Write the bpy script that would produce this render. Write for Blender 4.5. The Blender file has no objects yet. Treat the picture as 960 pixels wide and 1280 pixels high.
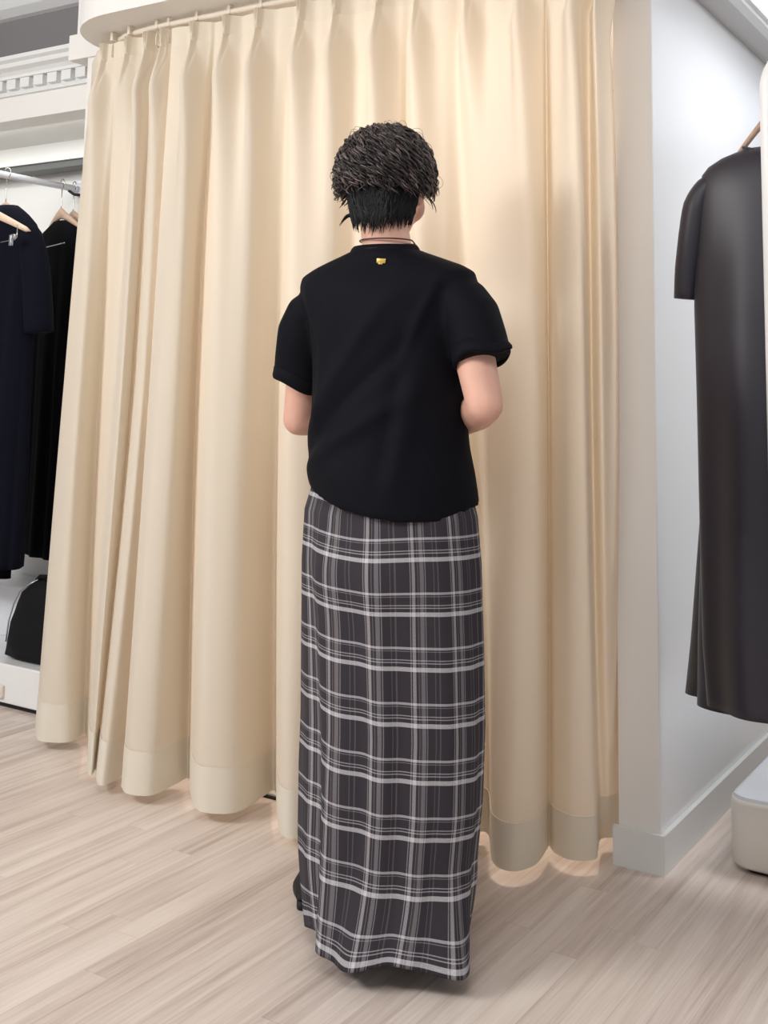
import bpy, bmesh, math, random
import numpy as np
from mathutils import Vector, Matrix, noise
random.seed(7); rng = np.random.default_rng(7)
S = bpy.context.scene; COL = S.collection
# ------------------------------------------------------------------ camera (room axes: X along the curtain, Y into the shop, Z up)
PX, PY, CAMH = 480., 303., 1.12
F = math.sqrt(920*2280-192*138.)
def _n(v): v = np.array(v, float); return v/np.linalg.norm(v)
dY = _n([920/F, 192/F, 1]); dX = -_n([-2280/F, 138/F, 1]); dZ = np.cross(dX, dY)
if dZ[1] > 0: dZ = -dZ
M = np.stack([dX, dY, dZ], 1)                       # room -> lens axes (x right, y down, z forward)
CAM = np.array([0, 0, CAMH])
def ray(px, py): return M.T @ np.array([(px-PX)/F, (py-PY)/F, 1])
def onz(px, py, z=0.): r = ray(px, py); return CAM+r*(z-CAMH)/r[2]
def ony(px, py, y): r = ray(px, py); return CAM+r*y/r[1]
def onx(px, py, x): r = ray(px, py); return CAM+r*x/r[0]
def onplane(px, py, P, n):
    r = ray(px, py); return CAM+r*np.dot(np.array(P)-CAM, n)/np.dot(r, n)
cd = bpy.data.cameras.new('camera'); cam = bpy.data.objects.new('camera', cd); COL.objects.link(cam)
R = M.T @ np.diag([1, -1, -1])
cam.matrix_world = Matrix.Translation(CAM) @ Matrix(R.tolist()).to_4x4()
cd.sensor_fit = 'VERTICAL'; cd.sensor_height = 36; cd.sensor_width = 27
cd.lens = 36*F/1280; cd.shift_x = 0; cd.shift_y = (PY-640)/1280; cd.clip_start = .05
S.camera = cam
# ------------------------------------------------------------------ light
W = bpy.data.worlds.new('world'); S.world = W; W.use_nodes = True
W.node_tree.nodes['Background'].inputs[0].default_value = (.93, .96, 1, 1)
W.node_tree.nodes['Background'].inputs[1].default_value = .40
def area(name, loc, target, size, power, col):
    l = bpy.data.lights.new(name, 'AREA'); l.shape = 'RECTANGLE'; l.size, l.size_y = size; l.energy = power; l.color = col
    o = bpy.data.objects.new(name, l); COL.objects.link(o); o.location = loc
    o.rotation_euler = (Vector(target)-Vector(loc)).to_track_quat('-Z', 'Y').to_euler(); return o
area('shop_ceiling_light', (-3.1, -.3, 2.5), (-1.9, 2.5, .8), (1.4, .9), 84, (1, .985, .96))
area('shop_ceiling_light', (-.5, .6, 2.6), (-.9, 1.8, 0), (1.4, .9), 30, (1, .985, .96))
area('fitting_room_light', (-1.40, 3.2, 2.17), (-1.40, 3.1, 0), (.5, .4), 14, (1, .83, .70))
area('alcove_light', (-3.7, 2.84, 2.045), (-3.7, 3.25, 1.0), (1.4, .05), 2.6, (.95, 1, .97))
area('bay_light', (-.2, 3.3, 2.2), (-.6, 3.3, 0), (.5, 1.0), 20, (1, 1, 1))
S.view_settings.view_transform = 'Standard'; S.view_settings.look = 'None'
S.view_settings.gamma = 1; S.view_settings.exposure = .14; S.view_settings.use_curve_mapping = False
# ------------------------------------------------------------------ materials
def lin(c): return tuple(((v/255)/12.92 if v/255 <= .04045 else ((v/255+.055)/1.055)**2.4) for v in c)+(1,)
def mat(name, rgb, rough=.6, metal=0., noise_amt=0., nscale=30., bump=0., bscale=200., sheen=0., coat=0., stretch=(1, 1, 1), spec=.5):
    m = bpy.data.materials.new(name); m.use_nodes = True; nt = m.node_tree; b = nt.nodes['Principled BSDF']
    c = lin(rgb); b.inputs['Base Color'].default_value = c; b.inputs['Roughness'].default_value = rough; b.inputs['Metallic'].default_value = metal
    b.inputs['Sheen Weight'].default_value = sheen; b.inputs['Specular IOR Level'].default_value = spec; b.inputs['Coat Weight'].default_value = coat
    tc = nt.nodes.new('ShaderNodeTexCoord'); mp = nt.nodes.new('ShaderNodeMapping'); mp.inputs['Scale'].default_value = stretch
    nt.links.new(tc.outputs['Object'], mp.inputs[0])
    if noise_amt:
        n = nt.nodes.new('ShaderNodeTexNoise'); n.inputs['Scale'].default_value = nscale; n.inputs['Detail'].default_value = 4
        nt.links.new(mp.outputs[0], n.inputs[0])
        r = nt.nodes.new('ShaderNodeValToRGB'); r.color_ramp.elements[0].position = .3; r.color_ramp.elements[1].position = .7
        r.color_ramp.elements[0].color = tuple(v*(1-noise_amt) for v in c[:3])+(1,); r.color_ramp.elements[1].color = tuple(min(1, v*(1+noise_amt)) for v in c[:3])+(1,)
        nt.links.new(n.outputs[0], r.inputs[0]); nt.links.new(r.outputs[0], b.inputs['Base Color'])
    if bump:
        n = nt.nodes.new('ShaderNodeTexNoise'); n.inputs['Scale'].default_value = bscale; nt.links.new(mp.outputs[0], n.inputs[0])
        bp = nt.nodes.new('ShaderNodeBump'); bp.inputs['Strength'].default_value = bump; bp.inputs['Distance'].default_value = .002
        nt.links.new(n.outputs[0], bp.inputs['Height']); nt.links.new(bp.outputs[0], b.inputs['Normal'])
    return m
def cloth_mat(name, rgb, trans, trgb):
    m = bpy.data.materials.new(name); m.use_nodes = True; nt = m.node_tree; nt.nodes.remove(nt.nodes['Principled BSDF'])
    out = nt.nodes['Material Output']; d = nt.nodes.new('ShaderNodeBsdfDiffuse'); t = nt.nodes.new('ShaderNodeBsdfTranslucent'); mx = nt.nodes.new('ShaderNodeMixShader')
    d.inputs[0].default_value = lin(rgb); t.inputs[0].default_value = lin(trgb); mx.inputs[0].default_value = trans
    tc = nt.nodes.new('ShaderNodeTexCoord'); mp = nt.nodes.new('ShaderNodeMapping'); mp.inputs['Scale'].default_value = (900, 900, 300)
    n = nt.nodes.new('ShaderNodeTexNoise'); bp = nt.nodes.new('ShaderNodeBump'); bp.inputs['Strength'].default_value = .12; bp.inputs['Distance'].default_value = .001
    nt.links.new(tc.outputs['Object'], mp.inputs[0]); nt.links.new(mp.outputs[0], n.inputs[0]); nt.links.new(n.outputs[0], bp.inputs['Height']); nt.links.new(bp.outputs[0], d.inputs['Normal'])
    nt.links.new(d.outputs[0], mx.inputs[1]); nt.links.new(t.outputs[0], mx.inputs[2]); nt.links.new(mx.outputs[0], out.inputs[0]); return m
MW = mat('wall_paint', (232, 230, 226), .55, bump=.05)
MWC = mat('pier_paint', (234, 231, 228), .55, bump=.05)
MWG = mat('glossy_wall_paint', (236, 238, 240), .28, bump=.03, bscale=40)
MTRIM = mat('trim_paint', (226, 227, 226), .4)
MCEIL = mat('ceiling_paint', (206, 204, 204), .7)
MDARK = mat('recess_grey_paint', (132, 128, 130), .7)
MSLOT = mat('slot_shade', (92, 92, 90), .5)
MCURT = cloth_mat('cream_curtain_cloth', (230, 223, 209), .28, (247, 231, 210))
MHEM = cloth_mat('cream_curtain_hem', (229, 222, 208), .12, (238, 224, 200))
MHEAD = cloth_mat('cream_curtain_heading', (228, 219, 203), .15, (240, 226, 202))
MTRACK = mat('track_white', (225, 215, 200), .5)
MMET = mat('polished_metal', (200, 198, 195), .25, 1.)
MRAIL = mat('rail_white_metal', (228, 228, 236), .3)
MWOOD = mat('hanger_wood', (188, 156, 134), .5, noise_amt=.12, nscale=12, stretch=(1, 1, 8))
MWOOD2 = mat('hanger_pale_wood', (236, 208, 182), .5, noise_amt=.08, nscale=12, stretch=(1, 1, 8))
MNAVY = mat('navy_cloth', (12, 13, 27), .9, bump=.2, bscale=500, spec=.15)
MBLACK = mat('black_cloth', (6, 6, 10), .95, bump=.2, bscale=500, spec=.1)
MTEE = mat('black_jersey', (6, 6, 15), .75, bump=.12, bscale=700, spec=.15)
MCHAR = mat('charcoal_satin', (41, 38, 49), .42, bump=.08, bscale=600, sheen=.1)
MCHARB = mat('charcoal_satin_lit', (60, 55, 54), .45, bump=.08, bscale=600, sheen=.1)  # charcoal satin browned and lightened: light on the back hem, in the colour
MSKIN = mat('skin', (226, 176, 156), .5, noise_amt=.04, nscale=25, bump=.05)
MSKIN.node_tree.nodes['Principled BSDF'].inputs['Subsurface Weight'].default_value = .12
MSKIN.node_tree.nodes['Principled BSDF'].inputs['Subsurface Radius'].default_value = (.02, .008, .005)
MHAIR = mat('dark_brown_hair', (36, 29, 29), .34, noise_amt=.75, nscale=55)
MHAIR3 = mat('greyish_brown_hair_sheen', (98, 84, 82), .35, noise_amt=.4, nscale=55)  # lighter lock tone with the highlights of the hair put into it
MHAIR2 = mat('black_nape_hair', (7, 6, 8), .5, spec=.3)
MCORD = mat('brown_cord', (70, 36, 28), .5)
MGOLD = mat('gold_metal', (236, 196, 110), .3, .8)
MSHOE = mat('black_leather', (20, 20, 22), .4)
MEYE = mat('eye_white', (230, 226, 222), .2)
MWHITE = mat('white_lacquer', (236, 236, 236), .22, noise_amt=.02, nscale=5)
MMARB = mat('white_marble_top', (228, 230, 236), .16, noise_amt=.05, nscale=7)
MRACK = mat('rack_white_paint', (246, 246, 246), .3)
MPLIN = mat('plinth_paint', (228, 222, 214), .35)
MPLTOP = mat('plinth_top', (222, 224, 230), .2)
MBAG = mat('black_nylon', (9, 9, 13), .6, spec=.2, bump=.3, bscale=120)
MGAP = mat('shadow_gap_black', (24, 24, 24), .7)
MCHROME = mat('clip_metal', (190, 190, 195), .3, 1.)
def emis(name, rgb, st):
    m = bpy.data.materials.new(name); m.use_nodes = True; b = m.node_tree.nodes['Principled BSDF']
    b.inputs['Base Color'].default_value = lin(rgb); b.inputs['Emission Color'].default_value = lin(rgb); b.inputs['Emission Strength'].default_value = st; return m
MLAMP = emis('lamp_diffuser', (235, 240, 250), .9)

def nmath(nt, op, a, b=None, c=None):
    n = nt.nodes.new('ShaderNodeMath'); n.operation = op
    for i, v in enumerate((a, b, c)):
        if v is None: continue
        if isinstance(v, (int, float)): n.inputs[i].default_value = v
        else: nt.links.new(v, n.inputs[i])
    return n.outputs[0]
def floor_mat():
    m = bpy.data.materials.new('washed_oak_planks'); m.use_nodes = True; nt = m.node_tree; b = nt.nodes['Principled BSDF']
    tc = nt.nodes.new('ShaderNodeTexCoord'); sp = nt.nodes.new('ShaderNodeSeparateXYZ'); nt.links.new(tc.outputs['Object'], sp.inputs[0])
    w = .064; xi = nmath(nt, 'FLOOR', nmath(nt, 'DIVIDE', sp.outputs[0], w)); xf = nmath(nt, 'FRACT', nmath(nt, 'DIVIDE', sp.outputs[0], w))
    wn = nt.nodes.new('ShaderNodeTexWhiteNoise'); wn.noise_dimensions = '1D'; nt.links.new(xi, wn.inputs['W'])
    yy = nmath(nt, 'DIVIDE', nmath(nt, 'ADD', sp.outputs[1], nmath(nt, 'MULTIPLY', wn.outputs[0], 3.7)), 1.3)
    yi = nmath(nt, 'FLOOR', yy); yf = nmath(nt, 'FRACT', yy)
    cb = nt.nodes.new('ShaderNodeCombineXYZ'); nt.links.new(xi, cb.inputs[0]); nt.links.new(yi, cb.inputs[1])
    w2 = nt.nodes.new('ShaderNodeTexWhiteNoise'); w2.noise_dimensions = '2D'; nt.links.new(cb.outputs[0], w2.inputs[0])
    # grain: noise stretched along the plank, offset per plank
    mp = nt.nodes.new('ShaderNodeMapping'); mp.inputs['Scale'].default_value = (42, 1.7, 1); nt.links.new(tc.outputs['Object'], mp.inputs[0])
    va = nt.nodes.new('ShaderNodeVectorMath'); va.operation = 'ADD'; nt.links.new(mp.outputs[0], va.inputs[0])
    vs = nt.nodes.new('ShaderNodeVectorMath'); vs.operation = 'SCALE'; vs.inputs['Scale'].default_value = 9; nt.links.new(w2.outputs[1], vs.inputs[0]); nt.links.new(vs.outputs[0], va.inputs[1])
    n1 = nt.nodes.new('ShaderNodeTexNoise'); n1.inputs['Scale'].default_value = 1; n1.inputs['Detail'].default_value = 6; n1.inputs['Roughness'].default_value = .62; nt.links.new(va.outputs[0], n1.inputs[0])
    mp2 = nt.nodes.new('ShaderNodeMapping'); mp2.inputs['Scale'].default_value = (210, 5, 1); nt.links.new(tc.outputs['Object'], mp2.inputs[0])
    n2 = nt.nodes.new('ShaderNodeTexNoise'); n2.inputs['Scale'].default_value = 1; n2.inputs['Detail'].default_value = 3; nt.links.new(mp2.outputs[0], n2.inputs[0])
    v = nmath(nt, 'ADD', nmath(nt, 'MULTIPLY', n1.outputs[0], .75), nmath(nt, 'ADD', nmath(nt, 'MULTIPLY', w2.outputs[0], .15), nmath(nt, 'MULTIPLY', n2.outputs[0], .25)))
    r = nt.nodes.new('ShaderNodeValToRGB'); e = r.color_ramp.elements
    e[0].position = .34; e[0].color = lin((180, 163, 154)); e[1].position = .80; e[1].color = lin((236, 224, 215))
    k = e.new(.48); k.color = lin((207, 191, 181)); k = e.new(.62); k.color = lin((223, 209, 199))
    nt.links.new(v, r.inputs[0])
    seam = nmath(nt, 'MAXIMUM', nmath(nt, 'LESS_THAN', xf, .018), nmath(nt, 'LESS_THAN', yf, .0011))
    mx = nt.nodes.new('ShaderNodeMix'); mx.data_type = 'RGBA'; nt.links.new(nmath(nt, 'MULTIPLY', seam, .22), mx.inputs[0]); nt.links.new(r.outputs[0], mx.inputs[6]); mx.inputs[7].default_value = lin((128, 108, 98))
    nt.links.new(mx.outputs[2], b.inputs['Base Color']); b.inputs['Roughness'].default_value = .45
    bp = nt.nodes.new('ShaderNodeBump'); bp.inputs['Strength'].default_value = .15; bp.inputs['Distance'].default_value = .001; nt.links.new(n2.outputs[0], bp.inputs['Height']); nt.links.new(bp.outputs[0], b.inputs['Normal'])
    return m
MFLOOR = floor_mat()
def plaid_mat():
    m = bpy.data.materials.new('charcoal_plaid_cotton'); m.use_nodes = True; nt = m.node_tree; b = nt.nodes['Principled BSDF']
    uv = nt.nodes.new('ShaderNodeUVMap'); uv.uv_map = 'UVMap'; sp = nt.nodes.new('ShaderNodeSeparateXYZ'); nt.links.new(uv.outputs[0], sp.inputs[0])
    def stripes(coord, period, bands):
        f = nmath(nt, 'FRACT', nmath(nt, 'DIVIDE', coord, period)); tot = None
        for (c, w, s) in bands:
            d = nmath(nt, 'ABSOLUTE', nmath(nt, 'SUBTRACT', f, c)); k = nmath(nt, 'MULTIPLY', nmath(nt, 'LESS_THAN', d, w/2), s)
            tot = k if tot is None else nmath(nt, 'MAXIMUM', tot, k)
        return tot
    hs = stripes(sp.outputs[1], PER_V, [(.15, .080, .55), (.265, .018, .38), (.315, .018, .36), (.53, .045, .46), (.475, .012, .22)])
    vs = stripes(sp.outputs[0], PER_H, [(.30, .075, .44), (.225, .02, .35), (.50, .09, .24), (.58, .02, .32), (.40, .015, .2), (.78, .02, .10), (.88, .03, .10)])
    vb = stripes(sp.outputs[0], PER_H*2, [(.16, .03, .5), (.45, .012, .5), (.72, .02, .4)])
    # weave: yarn-scale break-up of the stripes
    mp = nt.nodes.new('ShaderNodeMapping'); mp.inputs['Scale'].default_value = (900, 260, 1); nt.links.new(uv.outputs[0], mp.inputs[0])
    n = nt.nodes.new('ShaderNodeTexNoise'); n.inputs['Scale'].default_value = 1; nt.links.new(mp.outputs[0], n.inputs[0])
    slub = nmath(nt, 'ADD', nmath(nt, 'MULTIPLY', n.outputs[0], .9), .55)
    tot = nmath(nt, 'MULTIPLY', nmath(nt, 'ADD', hs, nmath(nt, 'MULTIPLY', vs, .75)), slub)
    mx = nt.nodes.new('ShaderNodeMix'); mx.data_type = 'RGBA'; mx.clamp_factor = True
    mb = nt.nodes.new('ShaderNodeMix'); mb.data_type = 'RGBA'; nt.links.new(vb, mb.inputs[0]); mb.inputs[6].default_value = lin((46, 41, 49)); mb.inputs[7].default_value = lin((92, 74, 68))
    nt.links.new(tot, mx.inputs[0]); nt.links.new(mb.outputs[2], mx.inputs[6]); mx.inputs[7].default_value = lin((212, 209, 214))
    nt.links.new(mx.outputs[2], b.inputs['Base Color']); b.inputs['Roughness'].default_value = .85
    bp = nt.nodes.new('ShaderNodeBump'); bp.inputs['Strength'].default_value = .25; bp.inputs['Distance'].default_value = .001; nt.links.new(n.outputs[0], bp.inputs['Height']); nt.links.new(bp.outputs[0], b.inputs['Normal'])
    return m
PER_V, PER_H = .1040, .0745
MPLAID = plaid_mat()
# ------------------------------------------------------------------ mesh helpers
def link(name, me, m, parent=None, smooth=True):
    o = bpy.data.objects.new(name, me); COL.objects.link(o)
    if m is not None and not me.materials: me.materials.append(m)
    if smooth: me.polygons.foreach_set('use_smooth', [True]*len(me.polygons))
    if parent is not None:
        o.parent = parent; o.matrix_parent_inverse = Matrix.Translation(-parent.location) if parent.rotation_euler.z == 0 else parent.matrix_world.inverted()
    me.update(); return o
def tag(o, label, cat, group=None):
    o['label'] = label; o['category'] = cat
    if group: o['group'] = group
    return o
def thing(name, loc, label, cat, group=None):
    o = bpy.data.objects.new(name, None); COL.objects.link(o); o.location = loc; o.empty_display_size = .1; return tag(o, label, cat, group)
def struct(o): o['kind'] = 'structure'; return o
def mk(verts, faces, name='m'):
    me = bpy.data.meshes.new(name); me.from_pydata([tuple(map(float, v)) for v in verts], [], [tuple(int(i) for i in f) for f in faces]); me.update(); return me
class MB:
    def __init__(s): s.v = []; s.f = []
    def add(s, v, f):
        k = len(s.v); s.v += [tuple(map(float, p)) for p in v]; s.f += [tuple(int(i)+k for i in q) for q in f]; return s
    def box(s, a, b, bev=0.):
        bm = bmesh.new(); r = bmesh.ops.create_cube(bm, size=1)
        for v in bm.verts: v.co = Vector([a[i]+(v.co[i]+.5)*(b[i]-a[i]) for i in range(3)])
        if bev: bmesh.ops.bevel(bm, geom=bm.edges[:], offset=bev, segments=3, affect='EDGES', profile=.5)
        bm.verts.index_update(); s.add([v.co for v in bm.verts], [[v.index for v in f.verts] for f in bm.faces]); bm.free(); return s
    def tube(s, pts, rad, n=10, flat=None, cap=True):
        pts = [Vector(p) for p in pts]; rad = rad if hasattr(rad, '__len__') else [rad]*len(pts)
        up = None; rings = []
        for i, p in enumerate(pts):
            t = (pts[min(i+1, len(pts)-1)]-pts[max(i-1, 0)]).normalized()
            if up is None: up = Vector((0, 0, 1)) if abs(t.z) < .9 else Vector((0, 1, 0))
            a = (up-t*up.dot(t)).normalized(); b = t.cross(a); up = a
            fa = 1 if flat is None else flat
            rings.append([p+(a*math.cos(2*math.pi*j/n)+b*math.sin(2*math.pi*j/n)*fa)*rad[i] for j in range(n)])
        return s.loft(rings, cap)
    def loft(s, rings, cap=True, closed=True):
        n = len(rings[0]); v = [p for r in rings for p in r]; f = []
        for i in range(len(rings)-1):
            for j in range(n if closed else n-1):
                k = (j+1) % n; f.append((i*n+j, i*n+k, (i+1)*n+k, (i+1)*n+j))
        if cap: f.append(tuple(range(n-1, -1, -1))); f.append(tuple((len(rings)-1)*n+j for j in range(n)))
        return s.add(v, f)
    def capsule(s, pts, rads, n=16):   # closed tapered limb with round ends
        pts = [Vector(p) for p in pts]; P = []; Rr = []
        t0 = (pts[0]-pts[1]).normalized(); t1 = (pts[-1]-pts[-2]).normalized()
        for a in (80, 55, 28): P.append(pts[0]+t0*rads[0]*math.sin(math.radians(a))); Rr.append(rads[0]*math.cos(math.radians(a)))
        P += pts; Rr += list(rads)
        for a in (28, 55, 80): P.append(pts[-1]+t1*rads[-1]*math.sin(math.radians(a))); Rr.append(rads[-1]*math.cos(math.radians(a)))
        return s.tube(P, Rr, n)
    def ball(s, c, r, sc=(1, 1, 1), rot=None, n=20):
        v = []; f = []; m_ = n//2
        for i in range(m_+1):
            th = math.pi*i/m_
            for j in range(n):
                p = Vector((math.sin(th)*math.cos(2*math.pi*j/n)*r*sc[0], math.sin(th)*math.sin(2*math.pi*j/n)*r*sc[1], math.cos(th)*r*sc[2]))
                if rot: p = rot @ p
                v.append(Vector(c)+p)
        for i in range(m_):
            for j in range(n): k = (j+1) % n; f.append((i*n+j, (i+1)*n+j, (i+1)*n+k, i*n+k))
        bm = bmesh.new(); bv = [bm.verts.new(p) for p in v]
        for q in f: bm.faces.new([bv[i] for i in q])
        bmesh.ops.remove_doubles(bm, verts=bm.verts[:], dist=1e-6); bmesh.ops.dissolve_degenerate(bm, edges=bm.edges[:], dist=1e-7)
        bm.verts.index_update(); s.add([p.co for p in bm.verts], [[p.index for p in q.verts] for q in bm.faces]); bm.free(); return s
    def build(s, name, m, parent=None, smooth=True, group=None):
        return link(name, mk(s.v, s.f, name), m, parent, smooth)
    def fused(s, voxel, smooth_it=6, fac=.5):
        me = mk(s.v, s.f); o = bpy.data.objects.new('tmp', me); COL.objects.link(o)
        bm = bmesh.new(); bm.from_mesh(me); bmesh.ops.recalc_face_normals(bm, faces=bm.faces[:]); bm.to_mesh(me); bm.free()
        r = o.modifiers.new('r', 'REMESH'); r.mode = 'VOXEL'; r.voxel_size = voxel
        q = o.modifiers.new('s', 'SMOOTH'); q.factor = fac; q.iterations = smooth_it
        dg = bpy.context.evaluated_depsgraph_get(); dg.update(); out = bpy.data.meshes.new_from_object(o.evaluated_get(dg))
        bpy.data.objects.remove(o); bpy.data.meshes.remove(me); return out
def catmull(P, per):
    P = np.array(P, float); Q = np.vstack([2*P[0]-P[1], P, 2*P[-1]-P[-2]]); out = []
    for i in range(1, len(Q)-2):
        for t in np.arange(per)/per:
            a, b, c, d = Q[i-1], Q[i], Q[i+1], Q[i+2]
            out.append(.5*((2*b)+(-a+c)*t+(2*a-5*b+4*c-d)*t*t+(-a+3*b-3*c+d)*t**3))
    out.append(P[-1]); return np.array(out)
def smooth_obj_auto(o, ang=40):
    for p in o.data.polygons: p.use_smooth = False
    return o
# ------------------------------------------------------------------ the setting
def sbox(name, a, b, m, bev=0.): return struct(MB().box(a, b, bev).build(name, m, None, False))
sbox('floor', (-6.5, -2.0, -.05), (2.5, 6, 0), MFLOOR)
XW = -.957                                             # face of the wall on the right, looking along Y
sbox('wall_right', (XW-.10, 2.752, 0), (XW, 6, 2.212), MWG)
sbox('wall_fitting_room_pier', (XW-.102, 2.748, 0), (XW-.001, 2.80, 2.6), MWC)
def skirting(name, rings): return struct(smooth_obj_auto(MB().loft(rings).build(name, MTRIM)))
bt, bh = .013, .088
MB_ = MB(); bo = [(XW-.10-bt, 2.748-bt), (XW+bt, 2.748-bt), (XW+bt, 5.2), (XW+.0005, 5.2), (XW+.0005, 2.7475), (XW-.10-bt, 2.7475)]; MB_.loft([[(x, y, z) for x, y in bo] for z in (0, bh)])
struct(MB_.build('baseboard_right', MTRIM, None, False))
sbox('wall_back', (XW, 5.2, 0), (2.5, 5.3, 2.212), MW)
sbox('ceiling_bay', (XW-.1, 2.9, 2.215), (-.838, 5.3, 2.32), MCEIL)
sbox('trim_1', (-.868, 2.9, 2.200), (-.838, 5.3, 2.2155), MTRIM)
t = thing('ceiling_light', (-.5, 4.0, 2.215), 'white square ceiling light panel at the top right above the black dress', 'ceiling light')
fr = MB(); fr.box((-.838, 3.0, 2.212), (-.825, 5.0, 2.25)); fr.box((-.14, 3.0, 2.212), (-.127, 5.0, 2.25)); fr.box((-.825, 3.0, 2.212), (-.14, 3.013, 2.25)); fr.box((-.825, 4.987, 2.212), (-.14, 5.0, 2.25))
fr.build('frame', MTRIM, t, False); MB().box((-.825, 3.013, 2.222), (-.14, 4.987, 2.23)).build('diffuser', MLAMP, t, False)
sbox('ceiling_side', (-.127, 2.6, 2.215), (2.5, 5.3, 2.32), MCEIL)
sbox('ceiling', (-6.5, -2.0, 2.66), (2.5, 2.97, 2.78), MCEIL)
# fitting room: header with a rounded corner, its underside, side wall and back wall
def corner(cx, cy, r, k=14): return [(cx-r*math.sin(math.pi/2*i/k), cy-r*math.cos(math.pi/2*i/k)) for i in range(k+1)]
out = [(XW-.001, 2.38)]+corner(-2.52, 2.67, .29)+[(-2.81, 3.95), (XW-.001, 3.95)]
z0, z1 = 2.212, 2.7
me = MB().loft([[(x, y, z0) for x, y in out], [(x, y, z1) for x, y in out]]).build('wall_fitting_room_header', MW, None, False); struct(me)
sbox('wall_fitting_room_side', (-2.90, 2.665, 0), (-2.815, 3.95, 2.212), MW)
b = MB(); b.box((-2.953, 2.66, 2.285), (-2.80, 3.4, 2.66)); b.box((-2.985, 2.655, 2.2), (-2.80, 3.4, 2.288)); struct(b.build('trim_2', MW, None, False))
sbox('wall_fitting_room_back', (-2.82, 3.95, 0), (XW-.1, 4.03, 2.205), MW)
# left alcove: header with a dentil cornice, soffit, lintel, dark strip for the slot's shade, back wall
XL, XR = -5.2, -2.90
b = MB(); b.box((XL, 2.765, 2.058), (XR, 3.12, 2.150)); struct(b.build('wall_alcove_header', MW, None, False))
prof = [(2.765, 2.148), (2.752, 2.148), (2.752, 2.156), (2.760, 2.160), (2.760, 2.205), (2.735, 2.205), (2.735, 2.216), (2.722, 2.228), (2.700, 2.236), (2.695, 2.250), (2.68, 2.258), (2.68, 2.272), (2.80, 2.272), (2.80, 2.148)]
b = MB(); b.loft([[(XL, y, z) for y, z in prof], [(XR-.06, y, z) for y, z in prof]])
x = XL
while x < XR-.1: b.box((x, 2.738, 2.168), (x+.048, 2.762, 2.204)); x += .072
struct(b.build('trim_3', MTRIM, None, False))
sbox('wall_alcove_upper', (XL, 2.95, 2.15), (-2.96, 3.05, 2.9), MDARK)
b = MB(); b.loft([[(x, y, z) for y, z in ((2.95, 2.53), (2.93, 2.535), (2.90, 2.56), (2.885, 2.60), (2.86, 2.605), (2.86, 2.64), (2.96, 2.64))] for x in (XL, -2.96)]); struct(b.build('trim_4', MTRIM, None, False))
sbox('wall_alcove_lintel', (XL, 3.12, 1.984), (XR, 3.22, 2.15), MW)
sbox('trim_slot_shade', (XL, 3.135, 1.958), (XR, 3.22, 1.984), MSLOT)  # solid strip whose dark grey stands in for shade below the lintel
sbox('wall_alcove_back', (XL, 3.25, 0), (XR, 3.33, 2.2), MW)
# raised display base of the alcove, with a step at the back
t = thing('display_platform', (-3.8, 3.0, 0), 'low glossy white display platform with a raised back step under the hanging dark garments', 'display platform')
MB().box((XL, 2.765, .018), (-2.91, 3.245, .146), .006).build('base', MWHITE, t, False)
MB().box((XL, 2.785, 0), (-2.915, 3.24, .02)).build('toe_kick', MGAP, t, False)
MB().box((XL, 3.055, .1455), (-2.91, 3.246, .335), .005).build('step', MMARB, t, False)
kp = ony(3, 864, 2.765)
b = MB(); b.box((kp[0]-.03, 2.752, kp[2]-.022), (kp[0]+.012, 2.768, kp[2]+.022), .006); k = b.build('socket_plate', MTRACK, t, False)
c = MB(); c.tube([(kp[0]-.008, 2.7525, kp[2]), (kp[0]-.008, 2.750, kp[2])], .009, 12); c.build('socket_hole', MGAP, k, False)
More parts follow.
